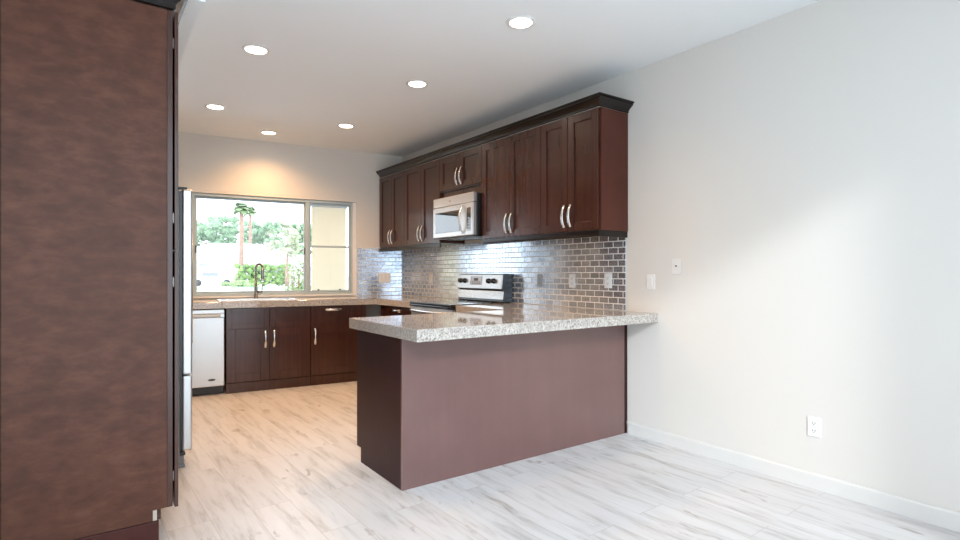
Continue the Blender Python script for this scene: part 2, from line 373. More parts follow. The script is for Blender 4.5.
for xx, yy in ((-2.368, .0405), (-1.218, .0405)): MB().box(xx-.008, xx+.008, yy-.006, yy+.004, 1.42, 1.50, .002).build('latch', M['alu_d'], s1)
s2 = sash(-1.167, fx1-.023, fz0+.029, fz1-.033, .03, .018, 1.519)
for xx in (-1.06, -.80): MB().box(xx-.012, xx+.012, .018, .029, fz0+.047, fz0+.060, .002).build('latch', M['alu_d'], s2)
MB().box(-2.452, -2.428, .012, .028, 1.80, 2.0, .002).build('screen_clip', M['alu'], wn)

# pale roller shade outside the right sash
sh = thing('roller_shade', 'beige roller shade drawn down behind the right-hand window pane', 'window shade', bw(-.905, .10, fz0), TH)
MB().box(-.215, .205, .012, .0145, .022, 1.06).build('shade_fabric', M['fabric'], sh)
MB().box(-.217, .207, .006, .020, .002, .022, .004).build('hem_bar', M['trim'], sh)
MB().tube([(-.225, .018, 1.075), (.22, .018, 1.075)], .017).build('roller', M['trim'], sh, True)

# ------------------------------------------------------------------ upper cabinets on the right wall
RZ = -PI/2
UX = WX-.0015                                    # unit frame: local y = X-UX, local x = Y0-Y
UF = -.317                                       # door faces (local y) -> X = 2.96
def upper(Y0, Y1, zb, zt, label, group, end=False, filler=False):
    w = Y0-Y1
    t = thing('upper_cabinet', label, 'cabinet', (UX, Y0, zb), RZ, group)
    h = zt-zb
    mb = MB(); mb.box(.001, w-.001, UF+.021, -.001, 0, h, .001)
    mb.build('body', M['wood'], t)
    half = w/2; g = .0015
    for k in (0, 1):
        a, b = (g, half-g) if k == 0 else (half+g, w-g)
        d = shaker(t, 'door', a+.001, b-.001, .004, h-.004, UF, M['wood'])
        pull(d, (half-.034) if k == 0 else (half+.034), .120 if h > .5 else .115, UF)
    if end:
        MB().box(w-.0008, w+.012, UF+.023, -.001, -.002, h, .001).build('end_panel', M['end_red'], t, )
    if filler:
        MB().box(.012, w-.012, UF+.030, UF+.046, -.088, -.0005, .001).build('filler_panel', M['wood'], t)
        MB().box(.002, w-.002, UF+.004, UF+.020, -.012, .0025, .002).build('lower_rail', M['wood_dark'], t)
    return t
M['end_red'] = wood('red_cherry_end', (.062, .016, .009), (.085, .022, .013), (.110, .032, .019), scale=(9, 9, 1.4), rough=.4, coat=0, spec=.3)
UP = [2.690, 3.300, 4.118, 4.868, 5.659, 6.325]
ZB, ZT = 1.513, 2.394
G = 'dark wall cabinets along the right wall'
upper(UP[1], UP[0], ZB, ZT, 'tall two-door dark wall cabinet at the near end, showing its red-brown side', G, end=True)
upper(UP[2], UP[1], ZB, ZT, 'wide two-door dark wall cabinet just right of the microwave', G)
upper(UP[3], UP[2], 2.042, ZT, 'short two-door dark wall cabinet mounted above the microwave', G, filler=True)
upper(UP[4], UP[3], ZB, ZT, 'wide two-door dark wall cabinet just left of the microwave', G)
upper(UP[5], UP[4], ZB, ZT, 'dark wall cabinet in the far corner beside the window wall', G)
# light rails under them
def rail(Y0, Y1, label, ret=False):
    mb = MB(); w = Y0-Y1
    prof = [(0, 0), (0, -.030), (.006, -.038), (.006, -.047), (.020, -.047), (.020, 0)]
    mb.sweep([[(x, UF+.001+p[0], p[1]) for p in prof] for x in (0, w)])
    if ret: mb.box(w-.019, w-.001, UF+.0215, -.002, -.046, 0, .002)
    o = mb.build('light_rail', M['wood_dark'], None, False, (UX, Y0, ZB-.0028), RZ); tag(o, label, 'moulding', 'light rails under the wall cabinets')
rail(UP[2]-.002, UP[0]-.010, 'dark light-rail moulding under the wall cabinets right of the microwave', True)
rail(UP[5], UP[3]+.002, 'dark light-rail moulding under the wall cabinets left of the microwave')
# crown moulding
mb = MB()
prof = [(.002, 0), (-.006, .003), (-.006, .015), (-.016, .028), (-.036, .044), (-.046, .050), (-.046, .060), (-.057, .064), (-.057, .074), (.004, .074)]
w = UP[5]-.02-UP[0]; wn2 = w + .013
secs = [[(.0, UF-.001+p[0], p[1]) for p in prof], [(wn2-p[0], UF-.001+p[0], p[1]) for p in prof], [(wn2-p[0], -.001, p[1]) for p in prof]]
mb.sweep(secs)
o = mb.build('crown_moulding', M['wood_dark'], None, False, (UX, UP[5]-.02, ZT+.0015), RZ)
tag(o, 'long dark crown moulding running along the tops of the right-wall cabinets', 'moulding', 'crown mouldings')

# ------------------------------------------------------------------ microwave
mw = thing('microwave', 'stainless over-the-range microwave hung under the short wall cabinet', 'microwave', (UX, UP[3]-.015, 1.545), RZ)
mww = UP[3]-UP[2]-.03; MF = -.405
MB().box(0, mww, MF+.045, -.012, .006, .405, .004).build('case', M['black'], mw)
MB().box(0, mww, MF+.004, MF+.044, .318, .409, .004).build('vent_panel', M['steel_l'], mw)
d = MB().box(0, mww, MF, MF+.043, .010, .314, .006)
d = d.build('door', M['steel_l'], mw)
MB().box(.045, mww*.70, MF-.002, MF+.006, .055, .262, .004).build('window_glass', M['mirrorglass'], d)
hx = mww*.765; secs = []
for i in range(21):
    t = i/20; s = .03+t*.27; out = .010+.040*math.sin(PI*t); w_ = .006+.010*math.sin(PI*t)
    secs.append([(hx-w_, MF-out, s), (hx+w_, MF-out, s), (hx+w_*.8, MF-out+.011, s), (hx-w_*.8, MF-out+.011, s)])
hb = MB().sweep(secs); hb.box(hx-.010, hx+.010, MF-.016, MF-.0002, .028, .046, .003); hb.box(hx-.010, hx+.010, MF-.016, MF-.0002, .284, .302, .003)
hb.build('handle', M['steel'], d, True)
cp = MB().box(mww*.86, mww-.035, MF-.002, MF+.006, .05, .27, .003).build('control_panel', M['mirrorglass'], mw)
for r in range(5):
    for c in range(2): MB().box(mww*.86+.008+c*.022, mww*.86+.024+c*.022, MF-.0032, MF-.0021, .07+r*.026, .085+r*.026).build('button', M['slot'], cp)
MB().lathe([(.001, 0), (.013, 0), (.013, .002), (.001, .002)], 20).build('logo', M['nickel'], mw).matrix_local = Matrix.Translation((mww*.44, MF+.0035, .362)) @ Matrix.Rotation(PI/2, 4, 'X') @ Matrix.Diagonal((1.4, .7, 1, 1))
MB().box(.02, mww-.02, MF+.05, -.03, -.004, .0055, .002).box(.10, .30, MF+.09, MF+.21, -.008, -.0042, .001).box(.42, .62, MF+.09, MF+.21, -.008, -.0042, .001).build('underside_grille', M['black'], mw)

# ------------------------------------------------------------------ tile backsplashes
mb = MB(); zt0 = .917; mb.box(0, 6.30-2.70, -.010, -.0008, 0, ZB-.0035-zt0)
o = mb.build('backsplash', M['tile'], None, False, (WX, 6.30, zt0), RZ); tag(o, 'metallic grey brick-tile backsplash on the right wall behind the range', 'backsplash', 'tile backsplashes')
mb = MB(); mb.box(WX1+.006, -.013, -.010, -.0008, 0, 1.508-zt0)
o = mb.build('backsplash', M['tile'], None, False, (BC.x, BC.y, zt0), TH); tag(o, 'narrow metallic grey tile backsplash between window and wall cabinets', 'backsplash', 'tile backsplashes')

# ------------------------------------------------------------------ lower cabinets, window wall
BF = -.711                                       # door faces in window-wall frame
def base_unit(name, loc, rz, w, label, spec, group, depth=None, front=BF, kick_flush=True, zt=.846):
    t = thing(name, label, 'cabinet', loc, rz, group)
    MB().box(.001, w-.001, front+.021, -.002, .102, zt, .001).build('body', M['wood'], t)
    MB().box(.001, w-.001, front+.012 if kick_flush else front+.075, front+.06 if kick_flush else front+.09, .0005, .100, .002).build('kick_board', M['wood'], t)
    for kind, a, b, z0, z1, hd in spec:
        d = shaker(t, kind, a, b, z0, z1, front, M['wood'], rail=.085 if kind == 'door' else (.05 if z1-z0 < .25 else .06))
        if hd:
            hx, hz, vert = hd; pull(d, hx, hz, front, .168, vert)
    return t
G2 = 'dark base cabinets under the window worktop'
x0 = -2.125; w = .817
base_unit('sink_cabinet', bw(x0, 0), TH, w, 'two-door dark sink cabinet under the faucet beside the dishwasher',
          [('drawer_front', .003, w/2-.002, .642, .842, None), ('drawer_front', w/2+.002, w-.003, .642, .842, None),
           ('door', .003, w/2-.002, .106, .636, (w/2-.042, .525, True)), ('door', w/2+.002, w-.003, .106, .636, (w/2+.042, .525, True))], G2)
x0 = -1.306; w = .503
base_unit('base_cabinet', bw(x0, 0), TH, w, 'single-door dark base cabinet with one top drawer beneath the right window pane',
          [('drawer', .003, w-.003, .642, .842, (.24, .805, False)), ('door', .003, w-.003, .106, .636, (.045, .525, True))], G2)
x0 = -.801; w = .10
base_unit('corner_filler', bw(x0, 0), TH, w, 'narrow dark filler unit closing the inner corner behind the peninsula', [], G2)
# right run, far side of the range
YF0 = 5.600; w = YF0-4.802
base_unit('base_cabinet', (WX-.001, YF0, 0), RZ, w, 'dark base cabinet with a drawer in the far corner left of the range',
          [('drawer', .003, w-.003, .642, .842, (w*.5, .80, False)), ('door', .003, w/2-.002, .106, .636, (w/2-.05, .53, True)), ('door', w/2+.002, w-.003, .106, .636, (w/2+.05, .53, True))],
          'dark base cabinets along the right wall', front=-.640)
YN0 = 4.026; w = YN0-3.33
base_unit('base_cabinet', (WX-.001, YN0, 0), RZ, w, 'dark base cabinet between the range and the peninsula', [('drawer', .003, w-.003, .642, .842, (w*.5, .80, False)), ('door', .003, w-.003, .106, .636, (.05, .53, True))],
          'dark base cabinets along the right wall', front=-.640)

# ------------------------------------------------------------------ dishwasher
dwx0 = -2.735; dww = .598
dw = thing('dishwasher', 'stainless dishwasher under the worktop between fridge and sink cabinet', 'dishwasher', bw(dwx0, 0), TH)
MB().box(.004, dww-.004, BF+.05, -.01, .085, .842, .002).build('tub', M['grey_side'], dw)
dd = MB().box(.002, dww-.002, BF-.004, BF+.048, .088, .765, .007, 3).box(.002, dww-.002, BF-.004, BF+.048, .80, .842, .005).box(.002, dww-.002, BF+.022, BF+.048, .7645, .8005).build('door', M['steel_l'], dw)
MB().box(.02, dww-.035, BF-.001, BF+.021, .768, .797, .003).build('handle', M['bronze'], dd)
MB().lathe([(.001, 0), (.02, 0), (.02, .002), (.001, .002)], 24).build('logo', M['slot'], dd).matrix_local = Matrix.Translation((dww-.115, BF-.0042, .155)) @ Matrix.Rotation(PI/2, 4, 'X') @ Matrix.Diagonal((1.7, .55, 1, 1))
MB().box(.004, dww-.004, BF+.055, BF+.085, .004, .082, .003).build('kick_plate', M['black'], dw)
for fx_ in (.03, dww-.06): MB().box(fx_, fx_+.03, BF+.09, BF+.12, 0, .084).build('foot', M['black'], dw)

# ------------------------------------------------------------------ worktops
CT, CB = .915, .850
sx0, sx1, sy0, sy1 = -2.16, -1.44, -.58, -.19   # sink opening
CE = BF-.028
mb = MB()
pts = [to_b(2.612, 4.802), to_b(WX-.012, 4.802), (-.012, -.012), (sx1, -.012), (sx1, CE)]
fx = None
# where the right run's front edge (X=2.612) meets the window run's front edge
for k in range(2000):
    yy = 5.0+k*.0005
    if to_b(2.612, yy)[1] >= CE: fx = to_b(2.612, yy); break
pts.append(fx)
mb.prism(pts, CB, CT, .004)
mb.box(-2.75, sx0, CE, -.004, CB, CT, .004); mb.box(sx0, sx1, CE, sy0, CB, CT, .004); mb.box(sx0, sx1, sy1, -.004, CB, CT, .004)
o = mb.build('worktop', M['granite'], None, False, BC, TH); tag(o, 'speckled stone worktop under the window, turning the corner to the range', 'worktop', 'speckled stone worktops')
PX0, PY0, PY1 = 1.335, 2.412, 3.300
mb = MB(); mb.prism([(PX0, PY0), (WX-.002, PY0), (WX-.002, 2.694), (WX-.012, 2.696), (WX-.012, 4.026), (2.612, 4.026), (2.612, PY1), (PX0, PY1)], CB, CT, .004)
o = mb.build('worktop', M['granite']); tag(o, 'thick speckled stone worktop on the peninsula, nearest the camera', 'worktop', 'speckled stone worktops')

# sink and faucet
sk = thing('kitchen_sink', 'stainless steel sink set into the worktop under the window', 'sink', bw((sx0+sx1)/2, (sy0+sy1)/2, CT), TH)
hw, hd = (sx1-sx0)/2, (sy1-sy0)/2
mb = MB(); r0 = .018
mb.box(-hw-r0, hw+r0, -hd-r0, -hd+.01, .0005, .005, .002).box(-hw-r0, hw+r0, hd-.01, hd+r0, .0005, .005, .002).box(-hw-r0, -hw+.01, -hd+.01, hd-.01, .0005, .005, .002).box(hw-.01, hw+r0, -hd+.01, hd-.01, .0005, .005, .002)
mb.build('rim', M['steel'], sk)
mb = MB(); e = .004
mb.box(-hw+e, -hw+e+.003, -hd+e, hd-e, -.062, .0005).box(hw-e-.003, hw-e, -hd+e, hd-e, -.062, .0005).box(-hw+e, hw-e, -hd+e, -hd+e+.003, -.062, .0005).box(-hw+e, hw-e, hd-e-.003, hd-e, -.062, .0005).box(-hw+e, hw-e, -hd+e, hd-e, -.066, -.062)
mb.build('basin', M['steel'], sk)
MB().lathe([(.001, -.0615), (.04, -.0615), (.045, -.058), (.03, -.058), (.001, -.06)], 24).build('drain', M['nickel'], sk, True)
fc = thing('faucet', 'brushed nickel gooseneck faucet standing behind the sink', 'faucet', bw(-1.775, -.10, CT+.001), TH)
mb = MB(); mb.lathe([(.024, 0), (.024, .006), (.019, .012), (.019, .125), (.0165, .135), (.001, .135)], 24); mb.build('body', M['nickel'], fc, True)
pa = [(0, 0, .13), (0, 0, .30)]; R = .048; dirv = Vector((.62, -.78, 0))
for k in range(0, 17):
    a = PI*k/16*1.03; c = R*(1-math.cos(a)); pa.append((dirv.x*c, dirv.y*c, .335+R*math.sin(a)))
MB().tube(pa, .0125).build('spout', M['nickel'], fc, True)
e0 = Vector(pa[-1]); MB().tube([e0+Vector((0, 0, .002)), e0-Vector((0, 0, .02)), e0-Vector((0, 0, .10)), e0-Vector((0, 0, .115))], [.014, .0165, .0175, .015]).build('spray_head', M['nickel'], fc, True)
lv = MB(); lv.tube([(.015, -.002, .072), (.066, -.004, .072)], .015); lv.tube([(.062, -.004, .075), (.066, -.004, .12), (.064, -.004, .175)], [.006, .005, .0045]); lv.build('lever', M['nickel'], fc, True)

# ------------------------------------------------------------------ range
RY0 = 4.796; rw = .762
rg = thing('kitchen_range', 'stainless electric range with black glass cooktop against the tiled wall', 'range', (WX-.013, RY0, 0), RZ)
RF = -.675
MB().box(.002, rw-.002, RF+.03, -.02, .03, .893, .003).build('case', M['black'], rg)
for fx_ in (.03, rw-.07):
    for fy_ in (RF+.06, -.09): MB().box(fx_, fx_+.04, fy_, fy_+.04, 0, .0295).build('foot', M['black'], rg)
MB().box(.0, rw, RF-.024, -.03, .896, .921, .006, 3).box(.0, rw, RF-.024, RF+.02, .878, .8965, .004).build('cooktop', M['blackglass'], rg)
for bx, by, br_ in ((.20, RF+.17, .10), (.20, RF+.44, .075), (.56, RF+.17, .075), (.56, RF+.44, .10)):
    MB().lathe([(br_-.004, 0), (br_, 0), (br_, .0006), (br_-.004, .0006)], 40, (bx, by, .9213), True).build('burner_ring', M['grey_side'], rg)
od = MB().box(.003, rw-.003, RF-.006, RF+.028, .26, .874, .005).build('oven_door', M['steel_l'], rg)
MB().box(.10, rw-.10, RF-.008, RF+.004, .36, .70, .003).build('oven_window', M['blackglass'], od)
hp = [(.045+(rw-.09)*k/16, RF-.030-.030*math.sin(PI*k/16), .838) for k in range(17)]
oh = MB().tube(hp, .013); oh.box(.04, .065, RF-.034, RF-.0065, .828, .848, .004); oh.box(rw-.065, rw-.04, RF-.034, RF-.0065, .828, .848, .004); oh.build('handle', M['steel'], od, True)
dr = MB().box(.003, rw-.003, RF-.006, RF+.028, .06, .252, .005).build('drawer', M['steel_l'], rg)
# backguard
bgd = MB(); P = [(-.118, .922), (-.122, .930), (-.104, 1.03), (-.128, 1.045), (-.112, 1.185), (-.10, 1.192), (-.006, 1.192), (-.006, .922)]
bgd.sweep([[(x, p[0], p[1]) for p in P] for x in (0, rw)]); bgd = bgd.build('backguard', M['black'], rg)
tl = math.atan2(.016, .14)
def bgp(x, v, d): return Matrix.Translation((x, -.1285, 1.047)) @ Matrix.Rotation(-tl, 4, 'X') @ Matrix.Translation((0, -d, v))
cpn = MB().box(0, rw-.004, -.008, 0, 0, .138, .003, 2, bgp(.002, 0, 0)).build('control_panel', M['steel_l'], bgd)
MB().box(.002, rw-.002, -.1185, -.1065, .946, 1.028, .004, 2, Matrix.Rotation(0, 4, 'X')).build('lower_trim', M['steel'], bgd)
dsp = MB().box(0, .19, -.003, 0, 0, .085, .002, 2, bgp(.245, .035, .009)).build('display', M['lcd'], bgd)
MB().box(0, .007, -.0015, 0, 0, .075, .0, 2, bgp(.247, .04, .0126)).build('display_bar', M['slot'], dsp)
MB().box(0, .07, -.0015, 0, 0, .026, 0, 2, bgp(.305, .075, .0126)).build('clock_window', M['slot'], dsp)
for r in range(2):
    for c in range(5): MB().box(0, .018, -.0015, 0, 0, .012, 0, 2, bgp(.275+c*.031, .04+r*.017, .0126)).build('button', M['grey_side'], dsp)
for kx in (.062, .140, .555, .635):
    k_ = MB().lathe([(.026, 0), (.026, .006), (.022, .009), (.019, .026), (.016, .029), (.001, .029)], 28); k_.box(-.005, .005, -.018, .018, .028, .034, .002)
    k_.build('knob', M['black'], bgd, True).matrix_local = bgp(kx, .075, .009) @ Matrix.Rotation(PI/2, 4, 'X')

# ------------------------------------------------------------------ peninsula base
pn = thing('peninsula_cabinet', 'dark peninsula base with a plain cherry panel tinted mauve for daylight glare facing the room', 'cabinet', (WX-.0015, 2.688, 0), PI)
pl = 1.884
MB().box(.03, pl-.018, -.606, -.0195, .102, .848, .001).box(.03, pl-.075, -.53, -.0195, .0005, .1015).build('body', M['wood'], pn)
MB().box(.028, pl, -.018, 0, .0005, .848, .0015).build('back_panel', M['veneer'], pn)
MB().prism([(-.0185, .0005), (-.565, .0005), (-.565, .092), (-.627, .092), (-.627, .848), (-.0185, .848)], 0, .017, .0012, Matrix(((0, 0, 1, pl-.0175), (1, 0, 0, 0), (0, 1, 0, 0), (0, 0, 0, 1)))).build('end_panel', M['end'], pn)
MB().box(.001, .026, -.022, .004, .09, .848, .002).box(.003, .0265, -.020, -.001, .0005, .0895).build('scribe_strip', M['end'], pn)
dw_ = (pl-.03-.72)/2
for k in range(2):
    a = .70+k*(dw_+.001)
    d = shaker(pn, 'door', a, a+dw_-.003, .106, .636, -.628, M['wood']); pull(d, a+(dw_-.04 if k == 0 else .04), .53, -.628)
    d = shaker(pn, 'drawer', a, a+dw_-.003, .642, .842, -.628, M['wood'], .05); pull(d, a+dw_/2, .77, -.628, .13, False)

# ------------------------------------------------------------------ tall cabinet, left foreground
TY = 2.780
tc_ = thing('pantry_cabinet', 'tall dark pantry cabinet with a mottled birch side in the left foreground', 'cabinet', (-.300, TY, 0), PI/2)
# local: x = Y-TY, -y = X+.30
tw = .80; FX = .576                              # depth from its back to the face frame
TZ = 2.372
MB().box(.0185, tw, -FX+.021, -.002, .105, TZ, .001).box(.0185, tw, -.44, -.002, .0005, .1045).build('body', M['wood'], tc_)
mb = MB(); mb.prism([(-.018, .110), (-.018, TZ), (-FX-.0005, TZ), (-FX-.0005, .158), (-.522, .158), (-.522, .110)], 0, .018, .001, Matrix(((0, 0, 1, 0), (1, 0, 0, 0), (0, 1, 0, 0), (0, 0, 0, 1))))
mb.build('side_panel', M['birch'], tc_)
MB().box(.001, .017, -.538, -.5228, .111, .156).build('raw_edge', M['raw'], tc_)
MB().box(-.004, .03, -.0175, .022, .0005, TZ, .002).build('scribe_strip', M['wood_dark'], tc_)
MB().box(.0, tw, -FX-.0225, -FX-.001, .158, TZ, .001).build('face_frame', M['wood'], tc_)
MB().box(-.004, .0175, -.545, -.020, .0005, .108, .002).box(.019, tw, -.50, -.47, .0005, .104).build('toe_board', M['toe'], tc_)
for k in range(2):
    z0, z1 = ((.153, 1.30), (1.306, 2.368))[k]
    d = MB(); xa, xb = -.004, tw-.002; yb = -FX-.0295; yf = yb-.015
    d = shaker(tc_, 'door', xa, xb, z0, z1, yf, M['wood'], th=.015)
    pull(d, xb-.04, (1.10 if k == 0 else 1.50), yf)
    for hz in ((z0+.14, z1-.14)):
        MB().tube([(.004, yb+.0035, hz-.022), (.004, yb+.0035, hz+.022)], .0025).box(.005, .016, yb+.0006, -FX-.0228, hz-.016, hz+.016).build('hinge', M['nickel'], d)
prof = [(.002, 0), (-.010, .004), (-.010, .022), (-.022, .036), (-.044, .052), (-.052, .056), (-.052, .068), (-.062, .072), (-.062, .092), (.004, .092)]
yf = -FX-.0235
secs = [[(p[0]-.001, -.001, p[1]) for p in prof], [(p[0]-.001, yf+p[0], p[1]) for p in prof], [(tw, yf+p[0], p[1]) for p in prof]]
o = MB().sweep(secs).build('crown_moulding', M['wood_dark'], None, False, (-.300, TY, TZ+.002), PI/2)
tag(o, 'dark crown moulding on top of the tall pantry cabinet at left', 'moulding', 'crown mouldings')

# ------------------------------------------------------------------ fridge
fr = thing('refrigerator', 'white-silver refrigerator edge visible past the tall pantry cabinet', 'refrigerator', (-.29, 3.775, 0), PI/2)
fw = .905
MB().box(.003, fw-.003, -.735, -.03, .075, 1.705, .006).build('case', M['grey_side'], fr)
for z0, z1, nm, xa, xb in ((.575, 1.715, 'door', 0, fw/2-.002), (.575, 1.715, 'door', fw/2+.002, fw), (.108, .568, 'freezer_drawer', 0, fw)):
    d = MB().box(xa, xb, -.802, -.747, z0, z1, .010, 3).build(nm, M['steel_l'], fr)
    if nm == 'door':
        hx = fw/2 + (-.04 if xa == 0 else .04)
        hb = MB().tube([(hx, -.85, .72), (hx, -.85, 1.50)], .011)
        for hz in (.76, 1.46): hb.box(hx-.008, hx+.008, -.848, -.8025, hz-.01, hz+.01)
        hb.build('handle', M['steel'], d, True)
    else:
        MB().box(.10, fw-.10, -.803, -.79, .548, .560, .002).build('grip_recess', M['black'], d)
MB().box(.004, fw-.004, -.746, -.7355, .11, 1.70).build('gasket', M['black'], fr)
for xx in (.005, fw-.06): MB().box(xx, xx+.055, -.775, -.70, 1.7155, 1.728, .003).build('hinge_cap', M['black'], fr)
MB().box(.006, fw-.006, -.765, -.7355, .080, .100, .002).build('grille', M['black'], fr)
for xx in (.03, fw-.08):
    MB().box(xx, xx+.05, -.76, -.70, .019, .0795, .004).box(xx-.004, xx+.054, -.765, -.695, 0, .0195, .004).build('foot', M['grey_side'], fr)
    MB().box(xx, xx+.05, -.16, -.10, 0, .0745, .004).build('foot', M['grey_side'], fr)

# unseen dark cabinets added around the fridge to darken what the tiles reflect
lc = thing('unseen_top_cabinet', 'unseen dark cabinet above the refrigerator, added for the tile reflection', 'cabinet', (-.300, 3.60, 1.78), PI/2)
MB().box(.001, 1.085, -.60, -.002, 0, .592, .001).build('body', M['wood'], lc)
for k in range(2):
    d = shaker(lc, 'door', .004+k*.542, .540+k*.542, .004, .588, -.621, M['wood']); pull(d, .505 if k == 0 else .582, .10, -.621)
lc = thing('unseen_larder', 'unseen dark full-height larder cabinet beyond the refrigerator, added for the tile reflection', 'cabinet', (-.300, 4.70, 0), PI/2)
MB().box(.001, .90, -.60, -.002, .102, TZ, .001).box(.001, .90, -.54, -.002, .0005, .1015).build('body', M['wood'], lc)
for z0, z1 in ((.106, 1.30), (1.306, 2.368)):
    for k in range(2):
        d = shaker(lc, 'door', .004+k*.449, .447+k*.449, z0, z1, -.621, M['wood']); pull(d, .41 if k == 0 else .49, 1.12 if z0 < 1 else 1.5, -.621)

# ------------------------------------------------------------------ switches and outlets
def plate(name, label, cat, loc, rz, m, kind, w=.072, h=.115, group=None):
    t = thing(name, label, cat, loc, rz, group)
    MB().box(-w/2, w/2, -.006, -.0005, -h/2, h/2, .003, 3).build('cover_plate', m, t)
    if kind == 'rocker': MB().box(-.016, .016, -.010, -.0062, -.033, .033, .0015).build('rocker', m, t); 
    elif kind == 'double':
        for s in (-.026, .026): MB().box(s-.016, s+.016, -.010, -.0062, -.033, .033, .0015).build('rocker', m, t)
    elif kind == 'outlet':
        for s in (-.021, .021):
            so = MB().box(-.017, .017, -.008, -.0062, s-.0145, s+.0145, .003).build('socket', m, t)
            MB().box(-.0075, -.005, -.0087, -.0081, s-.003, s+.006).box(.005, .0075, -.0087, -.0081, s-.003, s+.006).box(-.002, .002, -.0087, -.0081, s-.010, s-.006).build('slots', M['slot'], so)
    elif kind == 'cable': MB().tube([(0, -.0062, .003), (0, -.012, .003)], .0055).build('jack', M['slot'], t, True)
    return t
Gw = 'outlets and switches on the right wall'
plate('light_switch', 'white rocker light switch on the painted wall just past the peninsula worktop', 'switch', (WX-.0002, 2.474, 1.136), RZ, M['plate'], 'rocker', .070, .108)
plate('cable_plate', 'wall-coloured cable jack plate above and right of the light switch', 'wall plate', (WX-.0002, 2.263, 1.245), RZ, M['plate_w'], 'cable', .070, .108)
plate('outlet', 'white outlet low on the right wall above the baseboard', 'outlet', (WX-.0002, 1.386, .344), RZ, M['plate'], 'outlet', .070, .110)
TXW = WX-.0102
plate('outlet', 'grey steel outlet on the tiles, first to the right of the range', 'outlet', (TXW, 3.650, 1.133), RZ, M['plate_g'], 'outlet')
plate('outlet', 'pale outlet in the middle of the tiles right of the range', 'outlet', (TXW, 3.250, 1.134), RZ, M['plate_w'], 'outlet')
plate('outlet', 'bright white outlet nearest the right end of the tiles', 'outlet', (TXW, 2.863, 1.140), RZ, M['plate'], 'outlet')
plate('outlet', 'white outlet on the tiles to the left of the range', 'outlet', (TXW, 5.571, 1.135), RZ, M['plate'], 'outlet')
p_ = bw(-.242, -.0102, 1.138); plate('light_switch', 'wide white double switch on the tiles between window and corner', 'switch', p_, TH, M['plate'], 'double', .16, .118)

# ------------------------------------------------------------------ recessed ceiling lights
LM = plain('lamp_lens', (1, .95, .88), .5, emit=(1.0, .88, .72), es=9.0)
LIGHTS = [(2.10, 2.516, 'recessed ceiling light nearest the camera, above the peninsula'), (.905, 3.86, 'recessed ceiling light at left, closest to the tall pantry cabinet'),
          (2.11, 3.812, 'recessed ceiling light in the middle of the right-hand row'), (.918, 5.40, 'recessed ceiling light at far left beyond the pantry cabinet'),
          (2.12, 5.319, 'recessed ceiling light farthest along the right-hand row'), (1.552, 6.06, 'recessed ceiling light over the sink, closest to the window wall')]
for i, (x, y, lb) in enumerate(LIGHTS):
    t = thing('recessed_light', lb, 'ceiling light', (x, y, CEIL), 0, 'recessed ceiling lights')
    MB().lathe([(.066, -.0008), (.088, -.0008), (.086, -.006), (.070, -.009), (.066, -.006)], 40, (0, 0, 0), True).build('trim_ring', M['trim'], t, True)
    MB().lathe([(.001, -.001), (.0655, -.001), (.0655, -.005), (.001, -.005)], 40).build('lens', LM, t)
    ld = bpy.data.lights.new('lamp', 'SPOT'); ld.energy = LAMP_W*(1.0 if i else .55); ld.color = LAMP_COL; ld.spot_size = math.radians(150); ld.spot_blend = 1.0; ld.shadow_soft_size = .06
    lo = bpy.data.objects.new('lamp', ld); COL.objects.link(lo); lo.parent = t; lo.location = (0, 0, -.03)

# ------------------------------------------------------------------ outside, seen through the window
A_, B_ = math.sin(math.radians(35.55)), math.cos(math.radians(35.55))
GZ = -.10
def at(r, q):                                    # a bearing (tangent right of the view axis) and a distance on the ground
    return Vector(((r*B_+A_)*q, (-r*A_+B_)*q, 0))
BZ = math.radians(-35.55+29)                     # direction the houses across the street face
struct('ground', MB().box(-90, 160, 7.6, 180, GZ-.3, GZ), M['road'])
struct('bounce_patio', MB().box(-60, 60, -60, 7.6, GZ-.3, GZ), M['concrete'])  # unseen ground outside the opening, kept pale to bounce daylight onto the ceiling
def tan(u): return (u-480)/545
# soffit over the window
MB_ = MB().box(-4, .4, .155, .85, 2.13, 2.26); struct('trim_3', MB_, M['stucco'], BC, TH)
def lawn(q0, q1, u0, u1, label):
    pts = [at(tan(u0), q0), at(tan(u1), q0), at(tan(u1), q1), at(tan(u0), q1)]
    o = MB().prism([(p.x, p.y) for p in pts], GZ+.002, GZ+.05).build('lawn', M['lawn']); o['kind'] = 'stuff'; tag(o, label, 'grass', 'front lawns')
lawn(29.5, 35, 120, 330, 'strip of lawn nearest the kitchen window')
lawn(42, 50, 120, 330, 'strip of lawn across the road')
def house(r, q, rz, w, dp, hw_, hr, label):
    c = at(r, q); t = thing('house', label, 'house', (c.x, c.y, GZ), rz, 'houses across the street')
    MB().box(-w/2, w/2, 0, dp, 0, hw_).build('walls', M['stucco'], t)
    e = .9
    R = MB(); v = [(-w/2-e, -e, hw_), (w/2+e, -e, hw_), (w/2+e, dp+e, hw_), (-w/2-e, dp+e, hw_), (-w/2+dp*.55, dp/2, hr), (w/2-dp*.55, dp/2, hr)]
    vs = [R.bm.verts.new(p) for p in v]; vb = [R.bm.verts.new((p[0], p[1], p[2]-.18)) for p in v[:4]]
    for f in ((0, 1, 5, 4), (1, 2, 5), (2, 3, 4, 5), (3, 0, 4)): R.bm.faces.new([vs[i] for i in f])
    for i in range(4): R.bm.faces.new((vs[i], vs[(i+1) % 4], vb[(i+1) % 4], vb[i]))
    R.bm.faces.new(vb[::-1]); R.build('roof', M['roof'], t)
    return t
h1 = house(tan(238), 60, BZ, 15, 9, 2.45, 4.75, 'pale low house with a wide hipped roof behind the palms')
MB().box(-6.6, -5.6, -.06, -.002, .5, 2.1).build('window', M['darkwin'], h1)
